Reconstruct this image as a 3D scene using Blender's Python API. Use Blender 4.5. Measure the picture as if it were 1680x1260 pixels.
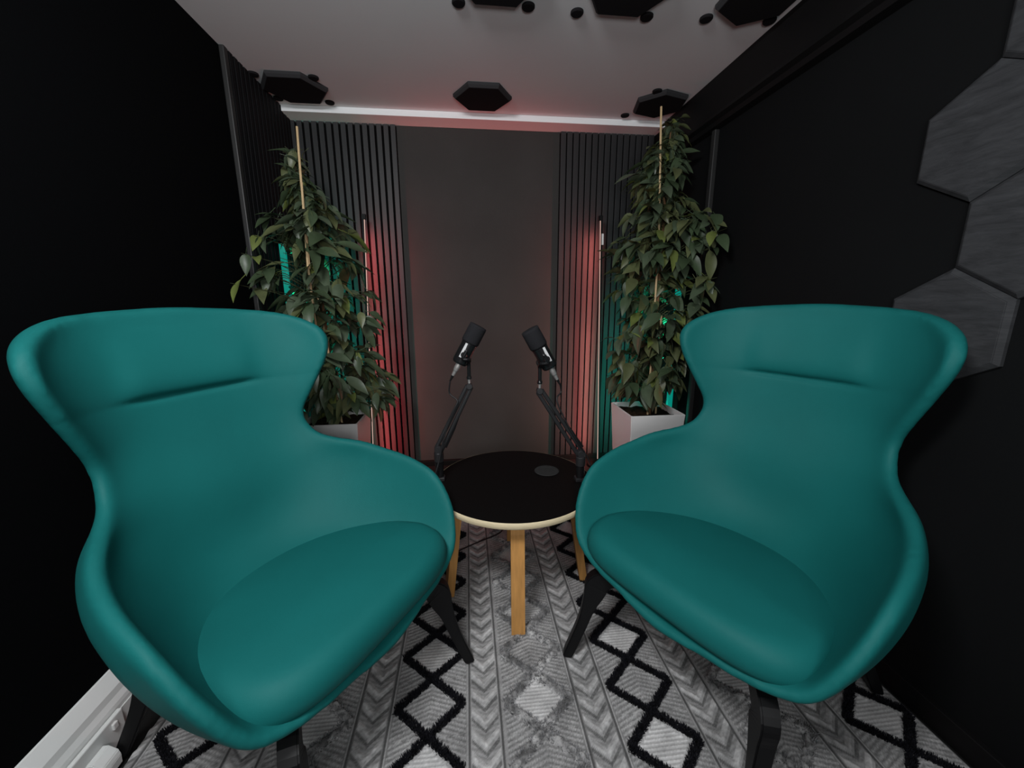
import bpy, bmesh, math, random
import numpy as np
from mathutils import Vector, Matrix
random.seed(7); rng = np.random.default_rng(7)
for o in list(bpy.data.objects): bpy.data.objects.remove(o)
scn = bpy.context.scene
COL = scn.collection
PI = math.pi
# ---------------------------------------------------------------- camera
F, PITCH, YAW, ROLL = 653.05, 0.2140, 0.1096, -0.0042
cam = bpy.data.cameras.new('camera'); co = bpy.data.objects.new('camera', cam); COL.objects.link(co)
cam.sensor_fit = 'HORIZONTAL'; cam.sensor_width = 36; cam.lens = 36*F/1680
cam.clip_start = .02; cam.clip_end = 50
fw = Vector((math.sin(YAW)*math.cos(PITCH), math.cos(YAW)*math.cos(PITCH), -math.sin(PITCH)))
rt = Vector((math.cos(YAW), -math.sin(YAW), 0)); up = rt.cross(fw)
r2 = rt*math.cos(ROLL)+up*math.sin(ROLL); u2 = -rt*math.sin(ROLL)+up*math.cos(ROLL)
M = Matrix((r2, u2, -fw)).transposed().to_4x4(); M.translation = Vector((.9856, -2.6631, 1.1455))
co.matrix_world = M
scn.camera = co
# ---------------------------------------------------------------- world, lights, exposure
w = bpy.data.worlds.new('world'); scn.world = w; w.use_nodes = True
w.node_tree.nodes['Background'].inputs[0].default_value = (.9, .95, 1, 1)
w.node_tree.nodes['Background'].inputs[1].default_value = .025
scn.view_settings.view_transform = 'Standard'; scn.view_settings.look = 'None'
scn.view_settings.gamma = 1; scn.view_settings.exposure = 0; scn.view_settings.use_curve_mapping = False
def area(name, loc, target, sx, sy, power, col):
    l = bpy.data.lights.new(name, 'AREA'); l.shape = 'RECTANGLE'; l.size = sx; l.size_y = sy
    l.energy = power; l.color = col
    o = bpy.data.objects.new(name, l); COL.objects.link(o); o.location = loc
    o.rotation_euler = (Vector(target)-Vector(loc)).to_track_quat('-Z', 'Y').to_euler()
    return o
area('key_light', (.50, -2.65, 2.02), (.98, -1.1, .95), .45, .30, 27.5, (.97, .985, 1))
area('ceiling_wash', (1.1, -3.3, 1.30), (1.1, -.9, 2.10), .7, .3, 18, (.97, .985, 1))  # added unseen uplight, stands in for bounce to brighten the ceiling
# ---------------------------------------------------------------- materials
def mat(name, col, rough=.6, spec=.5, metal=0, noise=None, bump=None, sheen=0, coat=0, emit=None, estr=0, mottled=None):
    m = bpy.data.materials.new(name); m.use_nodes = True; nt = m.node_tree; b = nt.nodes['Principled BSDF']
    b.inputs['Base Color'].default_value = (*col, 1); b.inputs['Roughness'].default_value = rough
    b.inputs['Specular IOR Level'].default_value = spec; b.inputs['Metallic'].default_value = metal
    b.inputs['Sheen Weight'].default_value = sheen; b.inputs['Coat Weight'].default_value = coat
    tc = nt.nodes.new('ShaderNodeTexCoord')
    if emit: b.inputs['Emission Color'].default_value = (*emit, 1); b.inputs['Emission Strength'].default_value = estr
    if noise:      # (scale, amount, stretch)
        sc, amt, st = noise
        mp = nt.nodes.new('ShaderNodeMapping'); mp.inputs['Scale'].default_value = st
        n = nt.nodes.new('ShaderNodeTexNoise'); n.inputs['Scale'].default_value = sc; n.inputs['Detail'].default_value = 5
        nt.links.new(tc.outputs['Object'], mp.inputs[0]); nt.links.new(mp.outputs[0], n.inputs[0])
        r = nt.nodes.new('ShaderNodeMapRange'); r.inputs[1].default_value = .25; r.inputs[2].default_value = .75
        r.inputs[3].default_value = 1-amt; r.inputs[4].default_value = 1+amt
        nt.links.new(n.outputs[0], r.inputs[0])
        mx = nt.nodes.new('ShaderNodeVectorMath'); mx.operation = 'SCALE'; mx.inputs[0].default_value = col
        nt.links.new(r.outputs[0], mx.inputs['Scale']); nt.links.new(mx.outputs[0], b.inputs['Base Color'])
    if bump:
        sc, st = bump
        n = nt.nodes.new('ShaderNodeTexNoise'); n.inputs['Scale'].default_value = sc; n.inputs['Detail'].default_value = 6
        nt.links.new(tc.outputs['Object'], n.inputs[0])
        bp = nt.nodes.new('ShaderNodeBump'); bp.inputs['Strength'].default_value = st; bp.inputs['Distance'].default_value = .002
        nt.links.new(n.outputs[0], bp.inputs['Height']); nt.links.new(bp.outputs[0], b.inputs['Normal'])
    return m
BLACKWALL = mat('black_acoustic_cloth', (.0014, .0016, .0020), .95, .05, bump=(300, .3))
GREYWALL = mat('charcoal_felt', (.040, .0385, .037), .85, .25, noise=(3, .12, (1, 1, 1)), bump=(260, .25))
RWALL = mat('dark_charcoal_wall', (.0044, .0048, .0052), .85, .10, noise=(2, .15, (1, 1, 1)), bump=(200, .2))
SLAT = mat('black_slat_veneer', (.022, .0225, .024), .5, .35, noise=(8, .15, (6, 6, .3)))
BACKING = mat('black_felt_backing', (.002, .002, .002), .95, .1)
CEIL = mat('white_ceiling_paint', (.74, .74, .75), .8, .3, noise=(1.5, .03, (1, 1, 1)))
BEAMW = mat('white_gloss_beam', (.90, .91, .92), .5, .4)
BLKTRIM = mat('black_trim_paint', (.0035, .0033, .0036), .6, .2)
SLATSHADE = mat('black_slat_shaded', (.006, .006, .007), .7, .15)  # darker copy of the slat veneer, side-wall shade put into its colour
GREYTRIM = mat('dark_grey_trim_strip', (.018, .018, .018), .5, .4)
FLOOR = mat('black_floor', (.004, .004, .004), .7, .3, noise=(30, .3, (1, 1, 1)))
TEAL = mat('teal_leatherette', (.006, .113, .109), .60, .14, noise=(5, .06, (1, 1, 1)), bump=(420, .12))
TEALS = mat('teal_seam', (.003, .075, .07), .6, .3)
BLKWOOD = mat('black_lacquered_wood', (.0035, .0035, .004), .45, .3, noise=(20, .2, (1, 1, .2)))
TTOP = mat('black_table_laminate', (.0022, .0018, .0018), .55, .16)
BIRCH = mat('pale_birch_edge', (.62, .52, .34), .5, .4, noise=(40, .12, (1, 1, 8)))
HONEY = mat('honey_birch_veneer', (.50, .25, .075), .45, .4, noise=(16, .18, (6, 6, .5)))
COAST = mat('dark_grey_felt', (.022, .022, .022), .9, .2, bump=(500, .4))
WHITE = mat('white_planter', (.72, .71, .70), .45, .4, noise=(2, .03, (1, 1, 1)))
SOIL = mat('dark_soil', (.02, .012, .007), .95, .1, noise=(60, .6, (1, 1, 1)), bump=(120, 1))
BARK = mat('brown_stem', (.16, .09, .045), .8, .2, noise=(40, .3, (1, 1, .2)), bump=(80, .6))
TWIG = mat('olive_twig', (.035, .04, .018), .7, .2)
CANE = mat('bamboo_cane', (.55, .40, .22), .6, .3, noise=(20, .15, (4, 4, 1)))
LEAFM = [mat('leaf_deep_green', (.044, .068, .034), .42, .45, noise=(14, .3, (1, 1, 1))),
         mat('leaf_olive_green', (.088, .102, .044), .42, .45, noise=(14, .3, (1, 1, 1))),
         mat('leaf_dull_green', (.060, .084, .050), .38, .5, noise=(14, .3, (1, 1, 1))),
         mat('leaf_yellow_green', (.12, .15, .04), .42, .45, noise=(14, .25, (1, 1, 1)))]
MICB = mat('black_gloss_metal', (.012, .012, .013), .22, .6, metal=.3)
ARMM = mat('dark_graphite_metal', (.030, .030, .032), .38, .5, metal=.4)
STEEL = mat('steel', (.42, .40, .39), .35, .5, metal=.7)
FOAM = mat('grey_black_foam', (.016, .016, .018), .95, .08, bump=(600, .8))
LABELM = mat('silver_label', (.5, .5, .5), .4, .5)
RUBBER = mat('black_rubber_cable', (.010, .010, .011), .5, .4)
TRUNKM = mat('white_upvc', (.70, .71, .70), .4, .4)
HEXC = mat('black_foam_panel', (.009, .008, .009), .9, .15, bump=(300, .5))
HEXEDGE = mat('charcoal_foam_edge', (.030, .030, .032), .85, .2)
def hexwall():
    m = mat('grey_pressed_fibre', (.052, .055, .058), .8, .25)
    nt = m.node_tree; b = nt.nodes['Principled BSDF']; tc = nt.nodes.new('ShaderNodeTexCoord')
    mp = nt.nodes.new('ShaderNodeMapping'); mp.inputs['Rotation'].default_value = (.7, 0, 0); mp.inputs['Scale'].default_value = (1, 3, 16)
    n = nt.nodes.new('ShaderNodeTexNoise'); n.inputs['Scale'].default_value = 4; n.inputs['Detail'].default_value = 8; n.inputs['Roughness'].default_value = .7
    n.inputs['Distortion'].default_value = .6
    r = nt.nodes.new('ShaderNodeValToRGB'); r.color_ramp.elements[0].position = .35; r.color_ramp.elements[0].color = (.020, .021, .023, 1)
    r.color_ramp.elements[1].position = .78; r.color_ramp.elements[1].color = (.048, .050, .054, 1)
    nt.links.new(tc.outputs['Object'], mp.inputs[0]); nt.links.new(mp.outputs[0], n.inputs[0]); nt.links.new(n.outputs[0], r.inputs[0]); nt.links.new(r.outputs[0], b.inputs['Base Color'])
    return m
HEXW = hexwall()
def emis(name, col, s):
    return mat(name, (.02, .02, .02), .5, .3, emit=col, estr=s)
RED_E = emis('red_led_glow', (1, .05, .06), 1.2)
PINK_E = emis('pale_pink_led_diffuser', (1, .62, .52), .62)
TEAL_E = emis('teal_led_glow', (0, .50, .38), .45)
# ---------------------------------------------------------------- helpers
def link(name, me, m, parent=None, smooth=False):
    o = bpy.data.objects.new(name, me); COL.objects.link(o)
    if m and not me.materials: me.materials.append(m)
    if smooth: me.shade_smooth()
    if parent: o.parent = parent
    return o
def tag(o, label=None, cat=None, group=None, kind=None):
    if label: o['label'] = label
    if cat: o['category'] = cat
    if group: o['group'] = group
    if kind: o['kind'] = kind
    return o
def root(name, loc, label, cat, group=None, rz=0):
    o = bpy.data.objects.new(name, None); COL.objects.link(o); o.location = loc; o.rotation_euler = (0, 0, rz)
    o.empty_display_size = .05
    return tag(o, label, cat, group)
def bmobj(name, bm, m, parent=None, smooth=False):
    bmesh.ops.recalc_face_normals(bm, faces=bm.faces)
    me = bpy.data.meshes.new(name); bm.to_mesh(me); bm.free()
    o = link(name, me, m, parent, smooth)
    return o
def pyobj(name, v, f, m, parent=None, smooth=False):
    me = bpy.data.meshes.new(name); me.from_pydata([tuple(p) for p in v], [], f); me.update()
    return link(name, me, m, parent, smooth)
def box(bm, x0, x1, y0, y1, z0, z1, bev=0):
    r = bmesh.ops.create_cube(bm, size=1)
    vs = r['verts']
    for v in vs: v.co = Vector(((x0+x1)/2+v.co.x*(x1-x0), (y0+y1)/2+v.co.y*(y1-y0), (z0+z1)/2+v.co.z*(z1-z0)))
    if bev:
        es = list({e for v in vs for e in v.link_edges})
        bmesh.ops.bevel(bm, geom=es, offset=bev, segments=2, profile=.5, affect='EDGES')
def boxobj(name, b, m, parent=None, bev=0):
    bm = bmesh.new(); box(bm, *b, bev=bev); return bmobj(name, bm, m, parent)
def prism(bm, pts, axis, a, b):
    """polygon pts (2D) extruded along axis from a to b"""
    def P(p, t):
        return {'x': (t, p[0], p[1]), 'y': (p[0], t, p[1]), 'z': (p[0], p[1], t)}[axis]
    A = [bm.verts.new(P(p, a)) for p in pts]; B = [bm.verts.new(P(p, b)) for p in pts]
    n = len(pts); bm.faces.new(A); bm.faces.new(B[::-1])
    for i in range(n): bm.faces.new((A[i], A[(i+1) % n], B[(i+1) % n], B[i]))
def lathe(bm, prof, mat4=Matrix(), n=28):
    """prof: (r,z) list"""
    rings = []
    for r, z in prof:
        if r < 1e-6: rings.append([bm.verts.new(mat4 @ Vector((0, 0, z)))])
        else: rings.append([bm.verts.new(mat4 @ Vector((r*math.cos(2*PI*k/n), r*math.sin(2*PI*k/n), z))) for k in range(n)])
    for a, b in zip(rings, rings[1:]):
        for k in range(n):
            k2 = (k+1) % n
            if len(a) == 1 and len(b) == 1: continue
            if len(a) == 1: bm.faces.new((a[0], b[k], b[k2]))
            elif len(b) == 1: bm.faces.new((a[k], a[k2], b[0]))
            else: bm.faces.new((a[k], a[k2], b[k2], b[k]))
    if len(rings[0]) > 1: bm.faces.new(rings[0])
    if len(rings[-1]) > 1: bm.faces.new(rings[-1])
def tube(bm, pts, rad, n=10, sx=1):
    pts = [Vector(p) for p in pts]; rings = []
    rads = rad if isinstance(rad, (list, tuple)) else [rad]*len(pts)
    prev = None
    for i, p in enumerate(pts):
        t = (pts[min(i+1, len(pts)-1)]-pts[max(i-1, 0)]).normalized()
        if prev is None:
            a = Vector((0, 0, 1)) if abs(t.z) < .9 else Vector((1, 0, 0))
            s = t.cross(a).normalized()
        else: s = (prev-t*prev.dot(t)).normalized()
        prev = s; q = t.cross(s)
        rings.append([bm.verts.new(p+(s*math.cos(2*PI*k/n)*sx+q*math.sin(2*PI*k/n))*rads[i]) for k in range(n)])
    for a, b in zip(rings, rings[1:]):
        for k in range(n): bm.faces.new((a[k], a[(k+1) % n], b[(k+1) % n], b[k]))
    bm.faces.new(rings[0]); bm.faces.new(rings[-1])
def spline(pts, n=12):
    pts = [np.array(p, float) for p in pts]; out = []
    P = [2*pts[0]-pts[1]]+pts+[2*pts[-1]-pts[-2]]
    for i in range(1, len(P)-2):
        for k in range(n):
            t = k/n
            out.append(.5*((2*P[i])+(-P[i-1]+P[i+1])*t+(2*P[i-1]-5*P[i]+4*P[i+1]-P[i+2])*t*t+(-P[i-1]+3*P[i]-3*P[i+1]+P[i+2])*t**3))
    out.append(pts[-1]); return [tuple(p) for p in out]
def sweep_rect(bm, secs):
    """secs: list of 4-corner lists"""
    rings = [[bm.verts.new(c) for c in s] for s in secs]
    for a, b in zip(rings, rings[1:]):
        for k in range(4): bm.faces.new((a[k], a[(k+1) % 4], b[(k+1) % 4], b[k]))
    bm.faces.new(rings[0]); bm.faces.new(rings[-1][::-1])
# ---------------------------------------------------------------- room shell
W, CZ, YF = 2.22, 2.166, -3.9
def st(name, b, m, bev=0): return tag(boxobj(name, b, m, bev=bev), kind='structure')
st('floor', (-.1, W+.1, YF, .1, -.08, 0), FLOOR)
st('ceiling', (-.1, W+.1, YF, .1, CZ, CZ+.08), CEIL)
st('wall_left', (-.1, 0, YF, .1, 0, CZ), BLACKWALL)
st('wall_right', (W, W+.1, YF, .1, 0, CZ), RWALL)
st('wall_back', (0, W, 0, .1, 0, CZ), GREYWALL)
st('trim_1', (0.0, 2.19, -.135, -.001, 2.133, CZ-.0005), BEAMW, .002)          # shallow beam over the back wall
# boxing along the right wall under the ceiling, with a moulded lip
bm = bmesh.new()
prism(bm, [(W-.001, CZ-.001), (2.188, CZ-.001), (2.188, 1.995), (2.165, 1.985), (2.160, 1.968), (2.180, 1.958), (2.186, 1.940), (W-.001, 1.935)], 'y', -3.85, -.002)
tag(bmobj('trim_2', bm, BLKTRIM), kind='structure')
st('trim_3', (.0005, .022, -.655, -.625, .17, CZ-.001), GREYTRIM, .004)        # strip closing the left slat panel
st('trim_4', (2.195, W-.0005, -.655, -.625, .02, 1.934), GREYTRIM, .004)
st('baseboard_back', (.02, 2.19, -.028, -.0005, 0, .035), BLKTRIM, .002)
st('baseboard_right', (W-.018, W-.0005, -3.8, -.66, 0, .07), BLKTRIM, .002)
# ---------------------------------------------------------------- slat panels
slatmesh = {}
def slat_panel(loc, rz, n, pitch, sw, height, label, sm=None):
    sm = sm or SLAT
    r = root('slat_panel', loc, label, 'wall panel', rz=rz)
    boxobj('felt_backing', (0, n*pitch-.002, -.008, -.0005, 0, height-.006), BACKING, r)
    key = (sw, height)
    if key not in slatmesh:
        bm = bmesh.new(); box(bm, 0, sw, -.021, -.0075, 0, height, bev=.0012); bmesh.ops.recalc_face_normals(bm, faces=bm.faces)
        me = bpy.data.meshes.new('slat'); bm.to_mesh(me); bm.free(); me.materials.append(sm); slatmesh[key] = me
    for i in range(n):
        s = link('slat', slatmesh[key], None, r); s.location = (i*pitch+(pitch-sw)/2, 0, 0 if i % 2 else .0)
slat_panel((.004, 0, .036), 0, 15, .0400, .0275, 2.096, 'vertically slatted black panel on the back wall behind the left plant')
slat_panel((1.580, 0, .036), 0, 15, .0400, .0318, 2.096, 'vertically slatted black panel on the back wall behind the right plant')
slat_panel((0, -.622, .172), PI/2, 15, .0400, .0275, 1.99, 'black slatted panel on the left side wall beside the corner', SLATSHADE)
# ---------------------------------------------------------------- ceiling hexagons and discs
def hexpanel(name, c, r, rot, th, label, mface, medge, axis='z', group=None):
    ro = root(name, c, label, 'acoustic panel', group)
    bm = bmesh.new(); bm2 = bmesh.new()
    P = [(math.cos(rot+k*PI/3), math.sin(rot+k*PI/3)) for k in range(6)]
    def V(b, p, s, t): return b.verts.new((p[0]*s, p[1]*s, -t) if axis == 'z' else (-t, p[0]*s, p[1]*s))
    # body with chamfered edge, then the slightly recessed flat face
    rings = [[V(bm, p, s, t) for p in P] for s, t in ((r, .0005), (r, th*.55), (r-.011, th), (r-.014, th))]
    bm.faces.new(rings[0])
    for a, b in zip(rings, rings[1:]):
        for k in range(6): bm.faces.new((a[k], a[(k+1) % 6], b[(k+1) % 6], b[k]))
    bm.faces.new(rings[-1][::-1])
    bmobj('edge', bm, medge, ro)
    rg = [[V(bm2, p, s, t) for p in P] for s, t in ((r-.0125, th-.004), (r-.0125, th+.0006), (r-.014, th+.0012))]
    bm2.faces.new(rg[0])
    for a, b in zip(rg, rg[1:]):
        for k in range(6): bm2.faces.new((a[k], a[(k+1) % 6], b[(k+1) % 6], b[k]))
    bm2.faces.new(rg[-1][::-1])
    bmobj('face', bm2, mface, ro)
    return ro
hexpanel('hexagon_panel', (.172, -.335, CZ), .158, 0, .022, 'black hexagonal ceiling pad in the left corner above the left plant', HEXC, HEXEDGE)
hexpanel('hexagon_panel', (1.095, -.337, CZ), .152, 0, .022, 'black hexagonal ceiling pad at the middle of the back edge, no discs round it', HEXC, HEXEDGE)
hexpanel('hexagon_panel', (2.045, -.355, CZ), .146, .30, .022, 'black hexagonal ceiling pad in the right corner above the cane of the right plant', HEXC, HEXEDGE)
hexpanel('hexagon_panel', (1.115, -1.148, CZ), .155, 0, .022, 'left one of three black hexagonal ceiling pads cut by the top of the photo', HEXC, HEXEDGE)
hexpanel('hexagon_panel', (1.560, -1.148, CZ), .160, 0, .022, 'middle one of three black hexagonal ceiling pads cut by the top of the photo', HEXC, HEXEDGE)
hexpanel('hexagon_panel', (2.026, -1.148, CZ), .148, PI/2, .022, 'black hexagonal ceiling pad nearest the right wall at the top of the photo', HEXC, HEXEDGE)
discs = [((.029, -.436), 'small black ceiling disc nearest the left wall, front left of the corner hexagon'),
 ((.295, -.432), 'small black ceiling disc right of the left corner hexagon, front side'),
 ((.040, -.206), 'small ceiling disc tucked between left corner hexagon and left wall'),
 ((.290, -.185), 'small ceiling disc by the white beam right of the left corner hexagon'),
 ((.985, -.996), 'leftmost small black disc at the top edge of the ceiling'),
 ((1.233, -1.001), 'small black ceiling disc just right of the left front hexagon'),
 ((1.415, -.989), 'small black ceiling disc just left of the middle front hexagon'),
 ((1.679, -.994), 'small black ceiling disc just right of the middle front hexagon'),
 ((1.905, -1.008), 'small black ceiling disc just left of the right front hexagon'),
 ((2.150, -1.022), 'small black ceiling disc touching the dark boxing on the right'),
 ((1.972, -.475), 'small black ceiling disc at the front tip of the right corner hexagon'),
 ((1.915, -.195), 'small ceiling disc by the beam left of the right corner hexagon')]
for (x, y), lab in discs:
    bm = bmesh.new(); lathe(bm, [(.0235, -.0005), (.0235, -.006), (.021, -.009), (0, -.0095)], n=24)
    o = bmobj('ceiling_disc', bm, HEXC); o.location = (x, y, CZ); tag(o, lab, 'disc')
# ---------------------------------------------------------------- wall hexagons
S, YC, ZC = .1535, -1.750, 1.521
h3 = S*math.sqrt(3)/2
for (a, b), lab in [((0, 0), 'grey stone-look wall hexagon fully in view, left point towards the corner'),
                    ((-1, 1), 'grey wall hexagon cut by the top right edge of the photo'),
                    ((-1, -1), 'grey wall hexagon in the middle of the cluster cut by the right edge'),
                    ((0, -2), 'lowest grey wall hexagon, partly hidden by the right armchair back')]:
    hexpanel('wall_hexagon', (W, YC+a*h3, ZC+b*1.5*S), S-.001, PI/2, .018, lab, HEXW, HEXW, axis='x')
# ---------------------------------------------------------------- dado trunking on the left wall
t = root('wall_trunking', (0, -2.7, 0), 'white plastic cable trunking low along the left wall', 'trunking')
bm = bmesh.new()
prism(bm, [(.001, .0), (.040, .0), (.042, .012), (.042, .098), (.040, .108), (.033, .122), (.030, .140), (.006, .171), (.001, .172)], 'y', -1.1, 1.62)
bmobj('body', bm, TRUNKM, t)
bm = bmesh.new(); box(bm, .0425, .0455, -1.05, 1.6, .018, .088, bev=.001); bmobj('cover_strip', bm, TRUNKM, t)
t = root('wall_socket', (.046, -1.80, .0), 'white double wall socket on the trunking left of the left armchair', 'socket')
bm = bmesh.new(); box(bm, 0, .012, -.12, .085, .016, .100, bev=.003); bmobj('faceplate', bm, TRUNKM, t)
for y in (-.06, .055):
    bm = bmesh.new(); box(bm, .0115, .018, y-.007, y+.007, .070, .088, bev=.002); bmobj('switch', bm, WHITE, t)
t = root('power_plug', (.0585, -1.806, .0), 'white plug pushed into the wall socket', 'plug')
bm = bmesh.new()
prism(bm, [(.0005, .018), (.0005, .066), (.014, .066), (.034, .050), (.038, .036), (.036, .010), (.026, .008), (.020, .018)], 'y', -.024, .024)
bmesh.ops.bevel(bm, geom=list(bm.edges), offset=.002, segments=2, affect='EDGES'); bmobj('plug_body', bm, TRUNKM, t)
# ---------------------------------------------------------------- rug
def build_rug():
    x0, x1, y0, y1 = .104, 2.190, -2.42, -.74
    st_ = .0031
    xs = np.arange(x0, x1, st_); ys = np.arange(y0, y1, st_)
    X, Y = np.meshgrid(xs, ys); ny, nx = X.shape
    P = .3085; PY = .1665; HW = .094
    xc = .8505
    k = np.round((X-xc)/P).astype(int); dx = X-xc-k*P                  # column, offset in it
    black = (k % 2 == 0)
    ph = np.where(black, -1.6485, -1.664)
    v = (Y-ph)/PY; kr = np.floor(v).astype(int); dy = (v-kr-.5)*PY     # offset from diamond centre
    d = np.abs(dx)/HW+np.abs(dy)/(PY/2)                               # 1 on outline
    def nz(s, seed):
        r = np.random.default_rng(seed); g = r.random((int((y1-y0)/s)+3, int((x1-x0)/s)+3))
        u = (X-x0)/s; w_ = (Y-y0)/s; i = u.astype(int); j = w_.astype(int); fu = u-i; fv = w_-j
        fu = fu*fu*(3-2*fu); fv = fv*fv*(3-2*fv)
        return (g[j, i]*(1-fu)+g[j, i+1]*fu)*(1-fv)+(g[j+1, i]*(1-fu)+g[j+1, i+1]*fu)*fv
    n1 = nz(.030, 1); n2 = nz(.009, 2); n3 = rng.random(X.shape); n4 = nz(.10, 3)
    lum = np.full(X.shape, .30); H = np.zeros(X.shape)
    incol = np.abs(dx) < HW+.006
    # inside of diamonds alternate ribbed white / slanting dashes
    par = (kr+np.where(black, 1, 0)) % 2
    ins = d < .80
    rib = .5+.5*np.sin(2*PI*dy/.0105)
    wh = ins & (par == 1)
    lum = np.where(wh, .42+.30*rib, lum); H = np.where(wh, .0016*rib, H)
    dash = .5+.5*np.sin(2*PI*(dy+.38*np.abs(dx))/.0135); dash2 = .5+.5*np.sin(2*PI*dx/.0075+2.2*np.round(dy/.0067))
    tex = .17+.26*dash*(.45+.55*dash2)+.08*n3
    lum = np.where(incol & ~wh, tex, lum); H = np.where(incol & ~wh, .0012*dash, H)
    frame = (d >= .72) & (d < .86) & (par == 1)
    lum = np.where(frame, .40+.12*n3, lum); H = np.where(frame, .003*n3, H)
    # bands between the columns: flat double stripes, then chevrons
    sx = P/2-np.abs(dx)                                               # distance to the middle of the band
    side = np.where(dx > 0, 1, -1)
    band = np.abs(dx) > HW+.006
    strp = band & (sx > .0385)
    fine = .5+.5*np.sin(2*PI*sx/.0060)
    lum = np.where(strp, .22+.22*fine, lum)
    lum = np.where(strp & (np.abs(sx-.0445) < .0032), .10, lum)
    chv = band & ~strp
    cy = (Y+sx*1.0*-1)/.0565                                          # V pointing to the camera
    cp = cy-np.floor(cy)
    tuft = cp < .50
    lc = np.where(tuft, .40+.20*n2-.14*(cp < .16), .24+.12*dash)
    lc = np.where((~tuft) & (cp > .80), .13+.06*n3, lc)
    lum = np.where(chv, lc, lum); H = np.where(chv & tuft, .004*np.sin(PI*np.clip(cp/.5, 0, 1))*(.5+n2), H)
    # shaggy grey outlines of the grey columns, with mottled areas
    og = (~black) & incol & (np.abs(d-1) < .17)
    lum = np.where(og, .12+.30*n1*n2*2, lum); H = np.where(og, .003+.006*n2, H)
    ob = black & incol & (np.abs(d-1) < .10)
    lum = np.where(ob, .012, lum); H = np.where(ob, .002, H)
    lum = lum*(.68+.42*n1+.22*n4)*(.86+.28*n3)*.90
    H = H+.0008*n3
    # rounded edges
    co_ = np.stack([X, Y, .006+H], -1).reshape(-1, 3)
    idx = np.arange(nx*ny).reshape(ny, nx)
    f = np.stack([idx[:-1, :-1], idx[:-1, 1:], idx[1:, 1:], idx[1:, :-1]], -1).reshape(-1, 4)
    me = bpy.data.meshes.new('woven_face')
    me.vertices.add(len(co_)); me.vertices.foreach_set('co', co_.ravel())
    me.loops.add(f.size); me.loops.foreach_set('vertex_index', f.ravel().astype(np.int32))
    me.polygons.add(len(f)); me.polygons.foreach_set('loop_start', (np.arange(len(f))*4).astype(np.int32))
    me.update(calc_edges=True)
    a = me.color_attributes.new('weave', 'FLOAT_COLOR', 'POINT')
    L = np.clip(lum, .008, .8).ravel(); c = np.stack([L*1.0, L*.985, L*.98, np.ones_like(L)], -1)
    a.data.foreach_set('color', c.ravel().astype(np.float32))
    m = mat('rug_yarn', (.3, .3, .3), .95, .15)
    nt = m.node_tree; an = nt.nodes.new('ShaderNodeVertexColor'); an.layer_name = 'weave'
    nt.links.new(an.outputs[0], nt.nodes['Principled BSDF'].inputs['Base Color'])
    r = root('rug', ((x0+x1)/2, (y0+y1)/2, 0), 'grey and white tufted rug with black diamond chains under table and armchairs', 'rug')
    o = link('woven_face', me, m, r); o.location = (-(x0+x1)/2, -(y0+y1)/2, 0)
    b = boxobj('rug_backing', (x0, x1, y0, y1, .0003, .0058), mat('rug_backing_jute', (.10, .10, .10), .95, .1), r); b.location = o.location
    # tufted pile: real fibres along diamond outlines
    V = []; Fc = []
    def fibres(xcol, phs, wid, dens, hgt, lean, V, Fc):
        for j in range(-6, 8):
            cy0 = phs+(j+.5)*PY
            if cy0 < y0+.1 or cy0 > y1-.1: continue
            cs = [(xcol+HW, cy0), (xcol, cy0+PY/2), (xcol-HW, cy0), (xcol, cy0-PY/2)]
            for q in range(4):
                ax, ay = cs[q]; bx, by = cs[(q+1) % 4]; L_ = math.hypot(bx-ax, by-ay); nn = int(L_*dens)
                for _ in range(nn):
                    t_ = random.random(); off = random.uniform(-1, 1)*wid/2; nxv, nyv = -(by-ay)/L_, (bx-ax)/L_
                    px = ax+(bx-ax)*t_+nxv*off; py = ay+(by-ay)*t_+nyv*off
                    if not (x0+.01 < px < x1-.01): continue
                    h = hgt*random.uniform(.6, 1.1); aa = random.uniform(0, 2*PI); l_ = lean*random.random()
                    ex, ey = px+math.cos(aa)*l_+nxv*off*.3, py+math.sin(aa)*l_+nyv*off*.3
                    wv = .0011; cx_, sx_ = math.cos(aa+1.57)*wv, math.sin(aa+1.57)*wv
                    i0 = len(V)
                    V += [(px-cx_, py-sx_, .006), (px+cx_, py+sx_, .006), (ex+cx_*.7, ey+sx_*.7, .006+h), (ex-cx_*.7, ey-sx_*.7, .006+h)]
                    Fc.append((i0, i0+1, i0+2, i0+3))
    V, Fc = [], []
    for kk in (-2, 0, 2, 4): fibres(xc+kk*P, -1.6485, .019, 7200, .011, .0055, V, Fc)
    o = pyobj('black_pile', V, Fc, mat('black_yarn', (.010, .010, .013), .95, .1, noise=(60, .6, (1, 1, 1))), r); o['kind'] = 'stuff'; o['label'] = 'black tufted diamond outlines'
    o.location = (-(x0+x1)/2, -(y0+y1)/2, 0)
    V, Fc = [], []
    for kk in (-1, 1, 3): fibres(xc+kk*P, -1.664, .022, 2800, .010, .010, V, Fc)
    o = pyobj('grey_pile', V, Fc, mat('grey_yarn', (.20, .20, .205), .95, .1, noise=(45, .6, (1, 1, 1))), r); o['kind'] = 'stuff'; o['label'] = 'grey shaggy diamond outlines'
    o.location = (-(x0+x1)/2, -(y0+y1)/2, 0)
build_rug()
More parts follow.
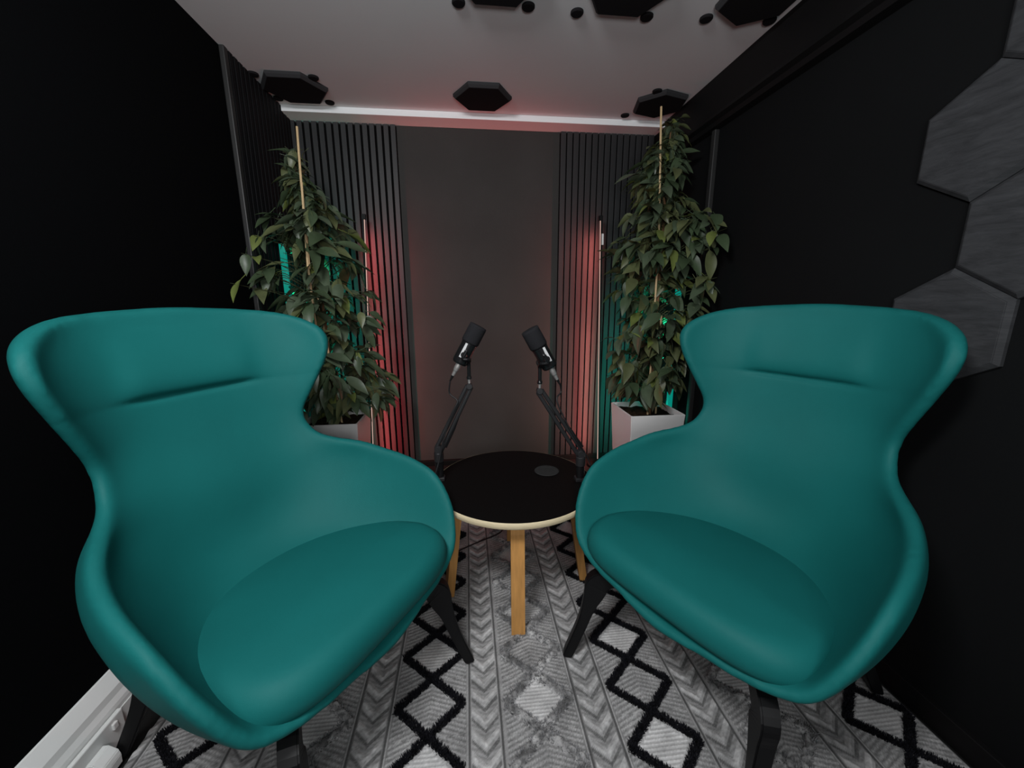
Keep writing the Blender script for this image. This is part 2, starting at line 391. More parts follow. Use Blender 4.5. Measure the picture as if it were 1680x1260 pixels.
# ---------------------------------------------------------------- armchairs
ROWS = [  # spine (y,z)   rim (x,y,z)   end angle
 ((.340, 1.124), (.010, .340, 1.124), 60),
 ((.339, 1.120), (.120, .330, 1.119), 62),
 ((.338, 1.112), (.215, .285, 1.107), 68),
 ((.336, 1.095), (.278, .225, 1.084), 75),
 ((.330, 1.06), (.316, .170, 1.045), 76),
 ((.320, 1.00), (.319, .152, .985), 74),
 ((.310, .93), (.297, .166, .912), 73),
 ((.298, .86), (.270, .190, .840), 72),
 ((.284, .79), (.250, .210, .770), 72),
 ((.267, .72), (.262, .178, .712), 72),
 ((.249, .65), (.298, .095, .674), 74),
 ((.230, .58), (.345, -.005, .648), 76),
 ((.206, .51), (.368, -.112, .626), 76),
 ((.170, .45), (.370, -.218, .586), 76),
 ((.110, .405), (.352, -.294, .502), 76),
 ((.010, .375), (.316, -.333, .414), 76),
 ((-.110, .354), (.272, -.347, .384), 75),
 ((-.230, .347), (.208, -.356, .369), 70),
 ((-.310, .350), (.130, -.362, .361), 66),
 ((-.350, .345), (.065, -.366, .350), 62),
 ((-.366, .346), (.008, -.368, .347), 60),
]
def shell_mesh():
    ctl = np.array([[a[0], a[1], b[0], b[1], b[2], e] for a, b, e in ROWS])
    n = len(ctl); NV = 210
    tt = np.linspace(0, 1, NV); 
    e = 14; # cluster near both ends for the rounded edge
    tt = np.concatenate([1-np.cos(np.linspace(0, PI/2, e))[:-1] if False else (np.linspace(0, 1, e)[:-1]**2)*.035, np.linspace(.035, .975, 170), 1-(np.linspace(1, 0, e)[1:]**2)*.025])
    P = np.vstack([2*ctl[0]-ctl[1], ctl, 2*ctl[-1]-ctl[-2]])
    def ev(t):
        u = t*(n-1); i = np.minimum(u.astype(int), n-2); f = (u-i)[:, None]
        p0, p1, p2, p3 = P[i], P[i+1], P[i+2], P[i+3]
        return .5*((2*p1)+(-p0+p2)*f+(2*p0-5*p1+4*p2-p3)*f**2+(-p0+3*p1-3*p2+p3)*f**3)
    R = ev(tt)
    uu = np.concatenate([-1+(np.linspace(0, 1, 12)[:-1]**2)*.13, np.linspace(-.87, .87, 76), 1-(np.linspace(1, 0, 12)[1:]**2)*.13])
    th = uu*PI/2
    Sy, Sz, Rx, Ry, Rz, Ex = [R[:, i][:, None] for i in range(6)]
    A_ = np.radians(Ex); U_ = uu[None]; th2 = A_*np.sign(U_)*np.abs(U_)
    X = Rx*np.sin(th2)/np.sin(A_); Y = Sy+(Ry-Sy)*((1-np.cos(th2))/(1-np.cos(A_)))**1.12; Z = Sz+(Rz-Sz)*np.abs(U_)**2.0
    C = np.stack([X, Y, Z], -1)
    du = np.gradient(C, axis=1); dv = np.gradient(C, axis=0)
    N = np.cross(du, dv); N /= np.linalg.norm(N, axis=-1, keepdims=True)+1e-12   # outward?
    m0, m1 = N[6, N.shape[1]//2].copy(), N[-7, N.shape[1]//2].copy()
    nv, nu = X.shape; tq = (tt*(n-1))[:, None, None]
    k0 = np.clip(tq/2.2, 0, 1); k1 = np.clip((n-1-tq)/2.2, 0, 1)
    N = N*k0+m0*(1-k0); N = N*k1+m1*(1-k1); N /= np.linalg.norm(N, axis=-1, keepdims=True)
    if N[60, nu//2][1] < 0: N = -N
    up_ = np.clip((Z-.90)/.08, 0, 1)*.95; N[..., 2] *= 1-up_; N /= np.linalg.norm(N, axis=-1, keepdims=True)
    v = tt[:, None]+0*X
    dl = np.linalg.norm(np.diff(C, axis=1), axis=-1); a1 = np.concatenate([np.zeros((nv, 1)), np.cumsum(dl, axis=1)], 1)
    D = np.minimum(a1, a1[:, -1:]-a1); q = np.clip(D/.13, 0, 1); q = q*q*(3-2*q)
    T = .062+.012*np.exp(-((Z-1.03)/.09)**2)-.012*np.clip((v-.66)/.2, 0, 1)
    T = T*(.50+.50*q)
    inner = C; outer = C+N*T[..., None]
    idx = np.arange(nv*nu).reshape(nv, nu); o_ = nv*nu
    V = np.concatenate([inner.reshape(-1, 3), outer.reshape(-1, 3)])
    f1 = np.stack([idx[:-1, :-1], idx[:-1, 1:], idx[1:, 1:], idx[1:, :-1]], -1).reshape(-1, 4)
    ring = np.concatenate([idx[0, :], idx[1:, -1], idx[-1, -2::-1], idx[-2:0:-1, 0]]); r2_ = np.roll(ring, -1)
    side = np.stack([ring, r2_, r2_+o_, ring+o_], -1)
    me0 = bpy.data.meshes.new('tmp'); me0.from_pydata(V.tolist(), [], np.concatenate([f1[:, ::-1], f1+o_, side]).tolist())
    bm = bmesh.new(); bm.from_mesh(me0); bmesh.ops.recalc_face_normals(bm, faces=bm.faces); bm.to_mesh(me0); bm.free()
    ob = bpy.data.objects.new('tmp', me0); COL.objects.link(ob)
    md = ob.modifiers.new('r', 'REMESH'); md.mode = 'VOXEL'; md.voxel_size = .0062
    ms = ob.modifiers.new('s', 'SMOOTH'); ms.factor = .5; ms.iterations = 60
    dg = bpy.context.evaluated_depsgraph_get(); me = bpy.data.meshes.new_from_object(ob.evaluated_get(dg))
    bpy.data.objects.remove(ob); bpy.data.meshes.remove(me0); me.name = 'upholstered_shell'
    nV = len(me.vertices); P_ = np.empty(nV*3); me.vertices.foreach_get('co', P_); P_ = P_.reshape(-1, 3)
    Nn = np.empty(nV*3); me.vertices.foreach_get('normal', Nn); Nn = Nn.reshape(-1, 3)
    X, Y, Z = P_.T
    face = np.clip((-Nn[:, 1]-.15)/.5, 0, 1); face = face*face*(3-2*face)*(Y > .02)
    dz = Z-(.893+.10*X**2); dp = np.clip(dz, 0, 9)
    fx = 1/(1+np.exp((np.abs(X)-.150)/.016))
    W_ = np.clip((1.115-Z)/.05, 0, 1)
    Y = Y-.028*(1-np.exp(-dp/.026))*np.exp(-(dp/.13)**2)*(.15+.85*fx)*face*W_
    Y = Y+.008*np.exp(-(dz/.0085)**2)*fx*face
    Y = Y-.018*np.exp(-((Z-.62)/.12)**2)*np.exp(-(X/.2)**2)*face
    P_ = np.stack([X, Y, Z], -1); me.vertices.foreach_set('co', P_.ravel()); me.update()
    me.materials.clear(); me.materials.append(TEAL); me.shade_smooth(); return me
SHELL = shell_mesh()
def cushion_mesh():
    bm = bmesh.new(); na = 96
    def outline(a, r):
        c, s = math.cos(a), math.sin(a)
        e = .50 if s < 0 else .86
        x = math.copysign(abs(c)**e, c); y = math.copysign(abs(s)**e, s)
        xx = .320*x*(1-.06*y); yy = (-.075+(.275*y if y > 0 else .296*y))
        return xx*r, (yy+.075)*r-.075
    rings = []
    def top(x, y, r): return .457-.012*r**2.5-.14*max(0, -(y+.20))-.165*(y+.2)
    prof = [(.0, 0), (.2, 0), (.4, 0), (.6, 0), (.72, 0), (.80, 0), (.85, 0)]
    for r, _ in prof[1:]:
        rings.append([bm.verts.new((*outline(2*PI*k/na, r), top(*outline(2*PI*k/na, r), r))) for k in range(na)])
    edge = [(.90, -.003), (.94, -.010), (.972, -.021), (.992, -.036), (1.0, -.054), (.996, -.068), (.98, -.080), (.95, -.086), (.9, -.088)]
    for r, dz in edge:
        rings.append([bm.verts.new((*outline(2*PI*k/na, r), top(*outline(2*PI*k/na, .85), .85)+dz)) for k in range(na)])
    cv = bm.verts.new((0, -.075, top(0, -.075, 0)))
    for k in range(na): bm.faces.new((cv, rings[0][k], rings[0][(k+1) % na]))
    for a, b in zip(rings, rings[1:]):
        for k in range(na): bm.faces.new((a[k], b[k], b[(k+1) % na], a[(k+1) % na]))
    bm.faces.new(rings[-1])
    bmesh.ops.recalc_face_normals(bm, faces=bm.faces)
    me = bpy.data.meshes.new('seat_cushion'); bm.to_mesh(me); bm.free(); me.materials.append(TEAL); me.shade_smooth(); return me
CUSH = cushion_mesh()
def leg_mesh(sx, sy):
    """flat curved arm under the seat turning down into a tapered splayed leg"""
    bm = bmesh.new()
    top = Vector((sx*(.238 if sy < 0 else .22), (-.292 if sy < 0 else .205), .285)); foot = Vector((sx*(.284 if sy < 0 else .315), (-.392 if sy < 0 else .280), .011))
    inn = Vector((sx*.05, sy*.05, .285))
    d = Vector((sx, sy*1.0, 0)).normalized(); n = Vector((-d.y, d.x, 0))
    path = spline([inn, inn.lerp(top, .6)+Vector((0, 0, .0)), top+Vector((0, 0, -.01)), top.lerp(foot, .25)+d*.006, top.lerp(foot, .6), foot], 8)
    secs = []; N_ = len(path)
    for i, p in enumerate(path):
        p = Vector(p); t = (Vector(path[min(i+1, N_-1)])-Vector(path[max(i-1, 0)])).normalized()
        q = t.cross(n).normalized(); f = i/(N_-1)
        wd = .022 if f < .99 else .016
        hh = .020+.018*math.exp(-((f-.48)/.16)**2)-.005*f
        wn = .021-.004*f
        secs.append([p+n*wn+q*hh, p-n*wn+q*hh, p-n*wn-q*hh, p+n*wn-q*hh])
    c = sum(secs[-1], Vector())/4
    secs[-1] = [Vector((v.x, v.y, .0105)) for v in secs[-1]]
    sweep_rect(bm, secs)
    bmesh.ops.recalc_face_normals(bm, faces=bm.faces)
    es = [e for e in bm.edges if len(e.link_faces) == 2 and e.calc_face_angle() > .8]
    bmesh.ops.bevel(bm, geom=es, offset=.0035, segments=2, affect='EDGES')
    me = bpy.data.meshes.new('leg'); bm.to_mesh(me); bm.free(); me.materials.append(BLKWOOD); return me
LEGS = [leg_mesh(sx, sy) for sx in (-1, 1) for sy in (-1, 1)]
PIPE = None
def armchair(loc, rz, label):
    r = root('armchair', loc, label, 'armchair', 'teal wing armchairs', rz)
    link('upholstered_shell', SHELL, None, r); link('seat_cushion', CUSH, None, r)
    for l in LEGS: link('leg', l, None, r)
    bm = bmesh.new(); lathe(bm, [(0, .262), (.095, .262), (.10, .268), (.10, .300), (0, .300)], n=32); bmobj('swivel_plate', bm, BLKWOOD, r)
    return r
armchair((.480, -1.636, 0), 1.0336, 'teal leatherette wing armchair on the left, beside the white trunking')
armchair((1.758, -1.680, 0), -1.0946, 'teal leatherette wing armchair on the right, in front of the wall hexagons')
# ---------------------------------------------------------------- round table
TX, TY, TZ, TR = 1.150, -1.235, .450, .308
t = root('round_table', (TX, TY, 0), 'low round black-topped table with pale ply edge and honey wooden legs', 'table')
bm = bmesh.new(); lathe(bm, [(0, TZ-.0245), (TR-.004, TZ-.0245), (TR, TZ-.021), (TR, TZ-.002), (TR-.0015, TZ-.0008), (0, TZ-.0008)], n=96); o = bmobj('ply_edge', bm, BIRCH, t, True); o['label'] = 'pale ply rim of the top'; 
bm = bmesh.new(); lathe(bm, [(0, TZ-.0008), (TR-.003, TZ-.0008), (TR-.004, TZ), (0, TZ)], n=96); bmobj('tabletop', bm, TTOP, t)
for a, rf in ((-94, .268), (-5, .282), (86, .27), (192, .27)):
    a = math.radians(a); d = Vector((math.cos(a), math.sin(a), 0)); n = Vector((-d.y, d.x, 0))
    bm = bmesh.new()
    pth = [(.06, TZ-.040), (.17, TZ-.040), (.205, TZ-.042), (.222, TZ-.058), (.228, TZ-.085), (rf, .0105)]
    secs = []
    for i, (rr, zz) in enumerate(pth):
        nx_ = pth[min(i+1, 5)]; pv = pth[max(i-1, 0)]; tt = Vector((nx_[0]-pv[0], 0, nx_[1]-pv[1])).normalized()
        q = Vector((-tt.z, 0, tt.x))
        if i == 5: q = Vector((1, 0, 0))
        c = d*rr+Vector((0, 0, zz)); qq = d*q.x+Vector((0, 0, q.z)); hw = .0235
        secs.append([c+n*hw+qq*.015, c-n*hw+qq*.015, c-n*hw-qq*.015, c+n*hw-qq*.015])
    sweep_rect(bm, secs)
    bmobj('leg', bm, HONEY, t)
bm = bmesh.new(); lathe(bm, [(0, 0), (.048, 0), (.050, .002), (.048, .0042), (.032, .0042), (.031, .0034), (0, .0034)], n=48)
o = bmobj('coaster', bm, COAST); o.location = (1.291, -1.171, TZ+.0003); tag(o, 'round dark grey coaster on the black tabletop', 'coaster')
# ---------------------------------------------------------------- boom arms and microphones
def boom(base, top, elbow_z, side, label):
    r = root('boom_arm', (base[0], base[1], 0), label, 'microphone arm')
    L = lambda p: Vector(p)-Vector((base[0], base[1], 0))
    bm = bmesh.new()                                                 # C clamp gripping the table edge
    s = side
    box(bm, -.020, .020, -.017, .017, TZ+.0003, TZ+.016, bev=.003)
    bx = s*.036
    box(bm, min(bx, bx-s*.010), max(bx, bx-s*.010), -.015, .015, TZ-.085, TZ+.014, bev=.002) if False else None
    bmobj('clamp', bm, ARMM, r)
    bm = bmesh.new(); lathe(bm, [(.016, TZ+.015), (.016, TZ+.05), (.0165, elbow_z-.045), (0, elbow_z-.045)], n=20); bmobj('post', bm, MICB, r)
    bm = bmesh.new(); lathe(bm, [(.0185, elbow_z-.045), (.0185, elbow_z-.012), (.0125, elbow_z-.006), (0, elbow_z-.006)], n=20); o = bmobj('swivel_collar', bm, ARMM, r); o['label'] = 'grey metal collar'
    bm = bmesh.new(); m4 = Matrix.Translation((0, 0, elbow_z+.002)) @ Matrix.Rotation(PI/2, 4, 'X'); lathe(bm, [(.014, -.016), (.016, -.013), (.016, .013), (.014, .016)], m4, 20); bmobj('elbow_joint', bm, ARMM, r)
    tp = L(top); a0 = Vector((0, 0, elbow_z)); d = (tp-a0).normalized(); sd = Vector((-d.z, 0, d.x))*1.0
    for off, yy in ((0.014, 0), (-.014, 0)):                          # the two parallel bars with cable between
        bm = bmesh.new(); p, q = a0+sd*off*.8, tp+sd*off*.6
        tube(bm, [p+Vector((0, yy, 0)), q+Vector((0, yy, 0))], .0080, 10); bmobj('arm_bar', bm, ARMM, r)
    bm = bmesh.new(); tube(bm, [a0+d*.02+sd*-.021, a0+d*.10+sd*-.019, a0+d*.18+sd*-.010], .0042, 8); bmobj('tension_spring', bm, MICB, r)
    bm = bmesh.new(); m4 = Matrix.Translation(tp) @ Matrix.Rotation(PI/2, 4, 'X'); lathe(bm, [(.010, -.012), (.012, -.010), (.012, .010), (.010, .012)], m4, 18); bmobj('tip_joint', bm, ARMM, r)
    bm = bmesh.new(); lathe(bm, [(.005, 0), (.005, .022), (.0065, .023), (.0065, .032), (0, .032)], Matrix.Translation(tp), 14); o = bmobj('threaded_stud', bm, STEEL, r); o['label'] = 'steel stud'
    return r
def mic(stud, bot, topp, side, label):
    r = root('microphone', stud, label, 'microphone')
    b = Vector(bot)-Vector(stud); tvec = Vector(topp)-Vector(stud); ax = (tvec-b).normalized(); Lg = (tvec-b).length
    q = ax.to_track_quat('Z', 'Y').to_matrix().to_4x4(); m4 = Matrix.Translation(b) @ q
    R = .0285
    bm = bmesh.new(); lathe(bm, [(R*.55, 0), (R*.9, .002), (R, .008), (R, Lg*.50), (R*1.03, Lg*.505), (R*1.03, Lg*.54), (R*.96, Lg*.55), (0, Lg*.55)], m4, 36); bmobj('body', bm, MICB, r, False)
    bm = bmesh.new(); lathe(bm, [(R*.9, Lg*.545), (R*1.10, Lg*.555), (R*1.16, Lg*.59), (R*1.14, Lg*.94), (R*1.12, Lg*.99), (R*.8, Lg), (0, Lg)], m4, 36); bmobj('foam_windscreen', bm, FOAM, r, True)
    # connector with strain relief
    bm = bmesh.new(); lathe(bm, [(.0105, .003), (.0108, -.014), (.0095, -.026), (.0075, -.030), (.0058, -.048), (0, -.048)], m4 @ Matrix.Translation((side*.010, 0, 0)), 20); o = bmobj('cable_connector', bm, STEEL, r, False); o['label'] = 'steel plug'
    bm = bmesh.new(); lathe(bm, [(.0055, -.047), (.003, -.072), (0, -.072)], m4 @ Matrix.Translation((side*.010, 0, 0)), 16); bmobj('strain_relief', bm, MICB, r)
    # side plate and yoke
    perp = Vector((-ax.z, 0, ax.x)) * (1 if (-ax.z)*side < 0 else -1)
    m = b+ax*Lg*.26
    bm = bmesh.new()
    lathe(bm, [(0, .0), (.007, .0), (.007, .055), (.0088, .058), (.0088, .066), (0, .066)], Matrix.Translation((0, 0, .0)), 16)
    lathe(bm, [(0, -.001), (.009, -.001), (.010, .004), (.009, .010), (0, .010)], Matrix.Translation((0, 0, -.002)), 16)
    bmobj('mount_post', bm, MICB, r, False)
    top_p = Vector((0, 0, .060))
    for yy in (-1, 1):
        bm = bmesh.new(); tube(bm, spline([top_p, top_p+Vector((0, yy*.030, .014)), m+Vector((0, yy*.033, -.004))-ax*.01, m+Vector((0, yy*.033, 0))+ax*.018], 6), .0062, 10, sx=1.4); bmobj('yoke', bm, MICB, r)
        bm = bmesh.new(); lathe(bm, [(0, 0), (.011, 0), (.012, .004), (.010, .009), (0, .009)], Matrix.Translation(m+Vector((0, yy*.029, 0))) @ Matrix.Rotation(-yy*PI/2, 4, 'X'), 20); bmobj('knob', bm, MICB, r)
    bm = bmesh.new(); c = b+ax*Lg*.20+Vector((0, -R-.0008, 0))
    pl = [(-.006, -.004), (.006, -.004), (.006, .052), (-.002, .052)]
    A = []
    for off in (0, -.0012):
        A.append([bm.verts.new(c+Vector((0, off, 0))+perp*(-.008)+perp*-p[0]+ax*p[1]) for p in pl])
    bm.faces.new(A[0]); bm.faces.new(A[1][::-1])
    for k in range(4): bm.faces.new((A[0][k], A[0][(k+1) % 4], A[1][(k+1) % 4], A[1][k]))
    o = bmobj('label_plate', bm, LABELM, r); o['label'] = 'silver strip'
    return b+ax*(-.070)+q.to_3x3() @ Vector((side*.010, 0, 0))+Vector(stud)
TL = (.986, -1.2, .822); TRt = (1.240, -1.27, .812)
boom((.862, -1.2), TL, .575, -1, 'black boom arm clamped at the left edge of the round table')
boom((1.402, -1.27), TRt, .560, 1, 'black boom arm clamped at the right edge of the round table')
e1 = mic((TL[0], TL[1], TL[2]+.030), (.950, -1.2, .908), (1.026, -1.2, 1.046), -1, 'black studio microphone leaning right, on the left boom arm')
e2 = mic((TRt[0], TRt[1], TRt[2]+.030), (1.279, -1.27, .897), (1.201, -1.27, 1.036), 1, 'black studio microphone leaning left, on the right boom arm')
def cable(pts, rad, label, m=RUBBER):
    bm = bmesh.new(); tube(bm, spline(pts, 10), rad, 8); o = bmobj('cable', bm, m, None, True); tag(o, label, 'cable'); return o
cable([tuple(e1), (e1.x-.004, -1.2, e1.z-.05), (.940, -1.215, .77), (.925, -1.22, .735), (.885, -1.222, .63), (.866, -1.23, .55), (.843, -1.245, .47), (.832, -1.24, .40), (.83, -1.2, .2), (.84, -1.12, .03), (.90, -1.045, .017), (1.01, -.975, .017), (1.12, -.907, .017), (1.16, -.80, .016)], .0028, 'thin black cable from the left microphone down past the tabletop to the rug')
cable([tuple(e2), (e2.x+.006, -1.27, e2.z-.03), (1.30, -1.29, .78), (1.335, -1.295, .70), (1.38, -1.295, .62), (1.425, -1.28, .55), (1.445, -1.29, .50), (1.468, -1.29, .44), (1.475, -1.25, .3), (1.49, -1.15, .1), (1.50, -1.0, .017), (1.52, -.82, .016)], .0028, 'thin black cable from the right microphone down beside the right boom arm')
# ---------------------------------------------------------------- planters, plants
def planter(cx, cy, s, h, label):
    r = root('planter', (cx, cy, 0), label, 'planter')
    bm = bmesh.new(); a, b = s/2*.80, s/2
    def ring(k, z): return [bm.verts.new((x*k, y*k, z)) for x, y in ((-1, -1), (1, -1), (1, 1), (-1, 1))]
    rs = [ring(a-.0, .001), ring(b, h), ring(b-.009, h), ring(b-.016, h-.05)]
    bm.faces.new(rs[0])
    for p, q in zip(rs, rs[1:]):
        for k in range(4): bm.faces.new((p[k], p[(k+1) % 4], q[(k+1) % 4], q[k]))
    bm.faces.new(rs[-1][::-1])
    bmesh.ops.bevel(bm, geom=[e for e in bm.edges if all(v.co.z > h-.001 for v in e.verts) or abs(e.verts[0].co.z-e.verts[1].co.z) > .2], offset=.003, segments=2, affect='EDGES')
    bmobj('pot', bm, WHITE, r)
    bm = bmesh.new(); N_ = 14; w_ = b-.017
    g = [[bm.verts.new((-w_+2*w_*i/N_, -w_+2*w_*j/N_, h-.048+random.uniform(0, .014)+.012)) for i in range(N_+1)] for j in range(N_+1)]
    for i in range(N_):
        for j in range(N_): bm.faces.new((g[j][i], g[j][i+1], g[j+1][i+1], g[j+1][i]))
    bmobj('soil', bm, SOIL, r)
    return r
PH = .535
planter(.285, -.560, .285, PH, 'white square tapered planter behind the left armchair')
planter(1.972, -.600, .300, PH, 'white square tapered planter behind the right armchair')
def leaf_mesh(L, Wd, curl, wave, m):
    n = 8; V = []; Fc = []
    for i in range(n+1):
        t_ = i/n; w_ = Wd*math.sin(PI*min(1, t_**.80*1.0))**.9*(1-.25*t_) if 0 < t_ < 1 else 0
        x = L*t_; z = -curl*t_*t_*L; tw = wave*math.sin(t_*7)
        row = [(-1, .16), (-.5, .03), (0, -.02), (.5, .03), (1, .16)]
        for s_, lift in row: V.append((x, s_*w_, z+lift*w_*1.3+tw*s_*w_))
    for i in range(n):
        for j in range(4): Fc.append((i*5+j, i*5+j+1, i*5+j+6, i*5+j+5))
    # short stalk
    k = len(V); V += [(-.035, -.0012, -.002), (-.035, .0012, -.002), (.004, .0015, .0), (.004, -.0015, .0), (-.035, 0, .001), (.004, 0, .0025)]
    Fc += [(k, k+1, k+2, k+3), (k, k+3, k+5, k+4), (k+1, k+4, k+5, k+2)]
    me = bpy.data.meshes.new('leaf'); me.from_pydata(V, [], Fc); me.update(); me.materials.append(m); me.shade_smooth(); return me
LEAVES = [[leaf_mesh(L, Wd, c, wv, m) for L, Wd, c, wv in ((.125, .030, .30, .10), (.112, .029, .55, .15), (.138, .032, .22, -.12), (.100, .027, .4, .1))] for m in LEAFM]
def interp(tab, z, k):
    if z >= tab[0][0]: return tab[0][k]
    for a, b in zip(tab, tab[1:]):
        if a[0] >= z >= b[0]: f = (a[0]-z)/(a[0]-b[0]); return a[k]+(b[k]-a[k])*f
    return tab[-1][k]
def plant(base, tab, trunk, canes, xlim, nleaf, seed, label, fwd, colw):
    R_ = random.Random(seed)
    r = root('potted_tree', (base[0], base[1], PH-.03), label, 'plant')
    O = Vector((base[0], base[1], PH-.03))
    bm = bmesh.new(); pts = spline([Vector(p)-O for p in trunk], 8); n_ = len(pts)
    tube(bm, pts, [.011*(1-.55*i/n_) for i in range(n_)], 10); bmobj('trunk', bm, BARK, r, True)
    for cn in canes:
        bm = bmesh.new(); tube(bm, [Vector(p)-O for p in cn], .0052, 8); o = bmobj('support_cane', bm, CANE, r); o['label'] = 'pale bamboo cane'
    tz = [p for p in trunk]
    def axis(z):
        for a, b in zip(tz, tz[1:]):
            if a[2] <= z <= b[2]: f = (z-a[2])/(b[2]-a[2]+1e-9); return Vector(a).lerp(Vector(b), f)
        return Vector(tz[-1] if z > tz[-1][2] else tz[0])
    bmt = bmesh.new(); count = 0; tries = 0
    zt, zb = tab[0][0], tab[-1][0]
    placed = []
    while count < nleaf and tries < 6000:
        tries += 1
        z = zb+(zt-zb)*R_.random()
        xl, xr = interp(tab, z, 1), interp(tab, z, 2); wdt = xr-xl
        if R_.random() > min(1, wdt/.5+.25): continue
        cx = (xl+xr)/2; hw = wdt/2
        ang = R_.uniform(0, 2*PI); rho = math.sqrt(R_.uniform(.12, 1.15))
        A = axis(z-.02)
        tip = Vector((cx+math.cos(ang)*rho*hw, A.y+math.sin(ang)*rho*min(hw, .34)*.9, z))
        if tip.y > -.04: continue
        for lim, sg in ((xlim[0], 1), (xlim[1], -1)):
            ov = (lim-tip.x)*sg
            if ov > 0: tip.x = lim+sg*R_.uniform(.0, .03); tip.y -= ov*fwd
        if tip.z < PH+.04 and abs(tip.x-base[0]) < .16 and abs(tip.y-base[1]) < .16: tip.z = PH+.05
        out = (tip-A); out.z = 0
        h_ = math.atan2(out.y, out.x)
        # twig
        rr = out.length
        if rr > .05:
            p0 = A+Vector((0, 0, -.05-.12*rr)); mid = p0.lerp(tip, .5)+Vector((0, 0, .03)); e = tip-Vector((math.cos(h_), math.sin(h_), 0))*.05
            tube(bmt, [p-O for p in (p0, mid, e)], [.0028, .002, .0012], 5)
        k = R_.choice((3, 4, 4, 5)) if z < zt-.15 else 3
        for i in range(k):
            dh = h_+R_.uniform(-1.25, 1.25)+(R_.uniform(-1, 1) if rr < .1 else 0)
            pit = math.radians(R_.gauss(24 if z > .8 else 34, 20))
            pos = tip-Vector((math.cos(h_), math.sin(h_), 0))*R_.uniform(.05, .105)+Vector((R_.uniform(-.015, .015), R_.uniform(-.015, .015), R_.uniform(-.02, .02)))
            sc = R_.uniform(.72, 1.12)*(.72 if z > zt-.25 else 1)
            d = Vector((math.cos(dh)*math.cos(pit), math.sin(dh)*math.cos(pit), -math.sin(pit)))
            end = pos+d*.12*sc
            if end.x < xlim[0]-.0 or end.x > xlim[1]+.0 or end.y > -.03: continue
            if end.z < PH+.02 and abs(end.x-base[0]) < .19 and abs(end.y-base[1]) < .19:
                if end.y > base[1]-.15: continue
            m = R_.choices(range(4), colw)[0]
            cp_ = Vector((.9856, -2.66, 1.1455)); mid_ = (pos+end)/2                   # the corner tubes stay partly clear of leaves
            hit = False
            for g0, z0_, z1_ in ((Vector((.052, -.400, 0)), 1.24, 1.42), (Vector((2.160, -.500, 0)), .40, .62)):
                tl = (mid_.y-g0.y)/(cp_.y-g0.y)
                if 0 < tl < 1:
                    lx = g0.x+(cp_.x-g0.x)*tl; lz0 = z0_+(cp_.z-z0_)*tl; lz1 = z1_+(cp_.z-z1_)*tl
                    if abs(mid_.x-lx) < .045 and lz0-.02 < mid_.z < lz1+.02: hit = True
            if hit: continue
            eul = (R_.gauss(0, .35), pit, dh)
            placed.append((pos-O, sc, eul, m, R_.randrange(4), R_.random()*.5+end.y))
            count += 1
    placed.sort(key=lambda q: q[5])
    from mathutils import Euler
    VV, FF, MI = [], [], []
    for i, (p, sc, eul, m, vi, _) in enumerate(placed):
        if i < 296:
            o = link('leaf', LEAVES[m][vi], None, r); o.location = p; o.scale = (sc, sc, sc); o.rotation_euler = eul
        else:
            mt = Matrix.Translation(p) @ Euler(eul).to_matrix().to_4x4() @ Matrix.Scale(sc, 4); k0 = len(VV); me = LEAVES[m][vi]
            VV += [tuple(mt @ v.co) for v in me.vertices]; FF += [[k0+j for j in f.vertices] for f in me.polygons]; MI += [m]*len(me.polygons)
    o = pyobj('inner_foliage', VV, FF, None, r); o['kind'] = 'stuff'
    for m in LEAFM: o.data.materials.append(m)
    o.data.polygons.foreach_set('material_index', MI); o.data.shade_smooth()
    bmobj('twigs', bmt, TWIG, r)
    return r
tabL = [(1.83, .145, .232), (1.68, .105, .335), (1.55, -.009, .444), (1.43, -.101, .507), (1.35, -.091, .5), (1.2, -.173, .51), (1.06, -.16, .554), (.9, -.09, .574), (.77, -.03, .60), (.64, .02, .60), (.56, .14, .42)]
tabR = [(2.05, 2.005, 2.119), (1.97, 1.973, 2.16), (1.84, 1.859, 2.19), (1.73, 1.827, 2.22), (1.58, 1.789, 2.24), (1.47, 1.768, 2.36), (1.36, 1.699, 2.30), (1.23, 1.735, 2.33), (1.15, 1.698, 2.45), (1.01, 1.704, 2.30), (.83, 1.754, 2.30), (.66, 1.693, 2.30), (.57, 1.867, 2.2)]
bl = (.285, -.560); br = (1.985, -.60)
plant(bl, tabL, [(.285, -.56, .49), (.275, -.55, .9), (.255, -.53, 1.3), (.215, -.51, 1.6), (.185, -.5, 1.80)],
      [[(.262, -.600, .49), (.262, -.665, 1.29), (.254, -.610, 1.66)], [(.264, -.655, 1.28), (.250, -.600, 1.70), (.242, -.56, 1.905)], [(.315, -.57, .49), (.262, -.58, 1.15)]],
      (.03, 2.15), 860, 11, 'leafy dark green tree tied to a cane in the left planter', 1.7, (4, 2.2, 4, .5))
plant(br, tabR, [(1.99, -.60, .49), (2.0, -.58, .9), (2.015, -.56, 1.4), (2.03, -.52, 1.75), (2.05, -.5, 2.0)],
      [[(1.970, -.625, .49), (1.985, -.585, 1.4), (1.978, -.52, 2.075)], [(2.03, -.60, .49), (2.01, -.62, 1.05)]],
      (.03, 2.165), 900, 23, 'taller leafy tree reaching the ceiling in the right planter', 1.9, (3.5, 3.2, 3, .9))
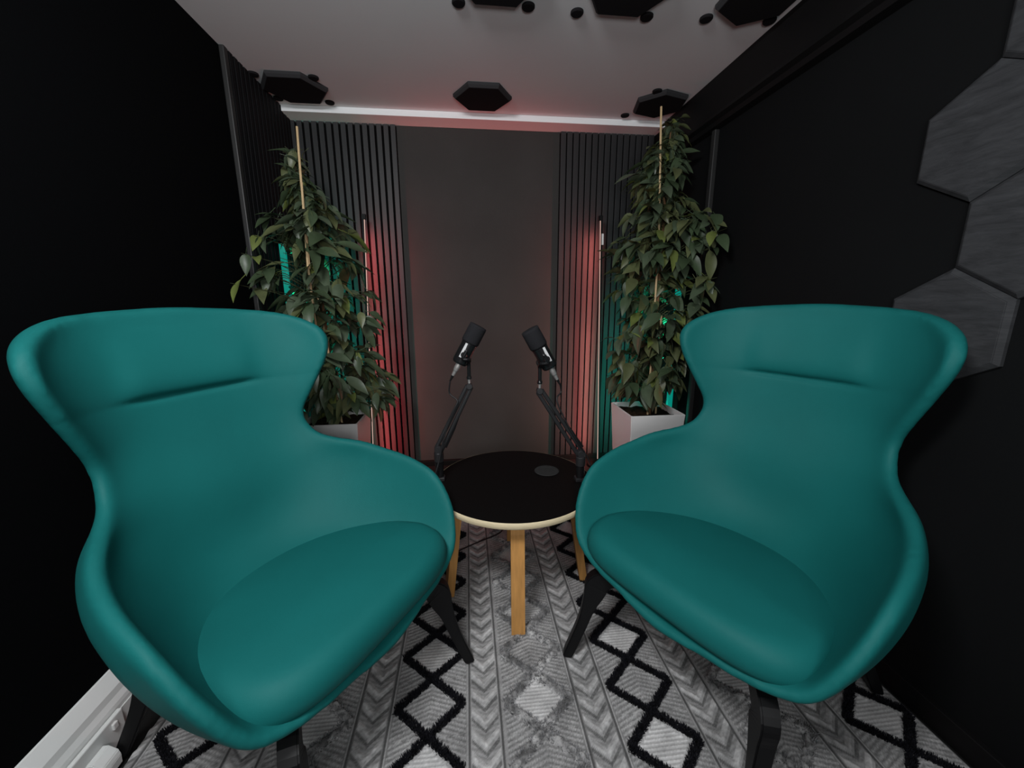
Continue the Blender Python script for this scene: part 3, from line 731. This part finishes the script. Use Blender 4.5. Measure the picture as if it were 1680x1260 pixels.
# ---------------------------------------------------------------- LED lamps
def led_pole(bx, by, tx, ty, ztop, side, label, blk, lc):
    r = root('led_floor_lamp', (bx, by, 0), label, 'floor lamp')
    d = Vector((tx-bx, ty-by, ztop)); 
    def seg(name, ox, oy, sx_, sy_, z0, z1, m, parent=r):
        bm = bmesh.new(); secs = []
        for z in (z0, z1):
            c = d*(z/ztop)+Vector((ox, oy, 0)); c.z = z
            secs.append([c+Vector((-sx_, -sy_, 0)), c+Vector((sx_, -sy_, 0)), c+Vector((sx_, sy_, 0)), c+Vector((-sx_, sy_, 0))])
        sweep_rect(bm, secs); return bmobj(name, bm, m, parent)
    seg('pole', -side*.008, 0, .006, .009, .012, ztop+.02, BLKTRIM)
    seg('edge_diffuser', 0, -.006, .0022, .002, .05, ztop, PINK_E)['label'] = 'pale pink glowing edge'
    seg('led_strip', -side*.010, .0105, .005, .001, .05, ztop-.01, RED_E)['label'] = 'red light strip facing the wall'
    o = area('led_light', (0, 0, 0), (side*.6, .8, 0), 1.5, .012, 6.5, lc); o.parent = r
    X_ = Vector((0, 0, 1)); Z_ = -Vector((side*.86, .5, 0)).normalized(); Y_ = Z_.cross(X_)
    mm = Matrix((X_, Y_, Z_)).transposed().to_4x4(); mm.translation = d*.5+Vector((-side*.002, .013, 0)); o.matrix_local = mm
    seg('end_cap', -side*.004, 0, .011, .011, ztop+.001, ztop+.030, BLKTRIM)
    if blk: seg('connector', -side*.013, -.010, .006, .004, ztop-.14, ztop-.075, WHITE)['label'] = 'white connector'
    bm = bmesh.new(); lathe(bm, [(0, 0), (.07, 0), (.07, .008), (.066, .012), (0, .012)], n=32); bmobj('foot', bm, BLKTRIM, r)
    return r
led_pole(.350, -.15, .414, -.15, 1.585, 1, 'slim upright light pole with pale pink edge right of the left plant', False, (1, .07, .09))
led_pole(1.858, -.15, 1.808, -.15, 1.60, -1, 'slim upright light pole with white connector left of the right plant', True, (1, .20, .17))
def teal_lamp(x, y, z1, dr, pw, label):
    r = root('led_tube_lamp', (x, y, 0), label, 'floor lamp')
    boxobj('housing', (-.012, .012, .012, .024, .014, z1+.01), BLKTRIM, r)
    X_ = Vector((0, 0, 1)); Z_ = -Vector(dr).normalized(); Y_ = Z_.cross(X_)
    o = area('led_light', (0, 0, 0), (0, 1, 0), z1-.1, .02, pw, (.02, 1, .72)); o.parent = r
    mm = Matrix((X_, Y_, Z_)).transposed().to_4x4(); mm.translation = Vector(dr).normalized()*.028+Vector((0, 0, z1/2)); o.matrix_local = mm
    boxobj('light_tube', (-.014, .014, -.012, .0125, .05, z1), TEAL_E, r, .004)['label'] = 'glowing teal tube'
    bm = bmesh.new(); lathe(bm, [(0, 0), (.036, 0), (.036, .010), (.032, .014), (0, .014)], n=32); bmobj('foot', bm, BLKTRIM, r)
teal_lamp(.052, -.400, 1.42, (.55, .8, 0), 4, 'upright teal glowing tube hidden in the left corner behind the plant')
teal_lamp(2.160, -.500, 1.20, (-.5, .85, 0), 3.6, 'upright teal glowing tube in the right corner behind the white planter')
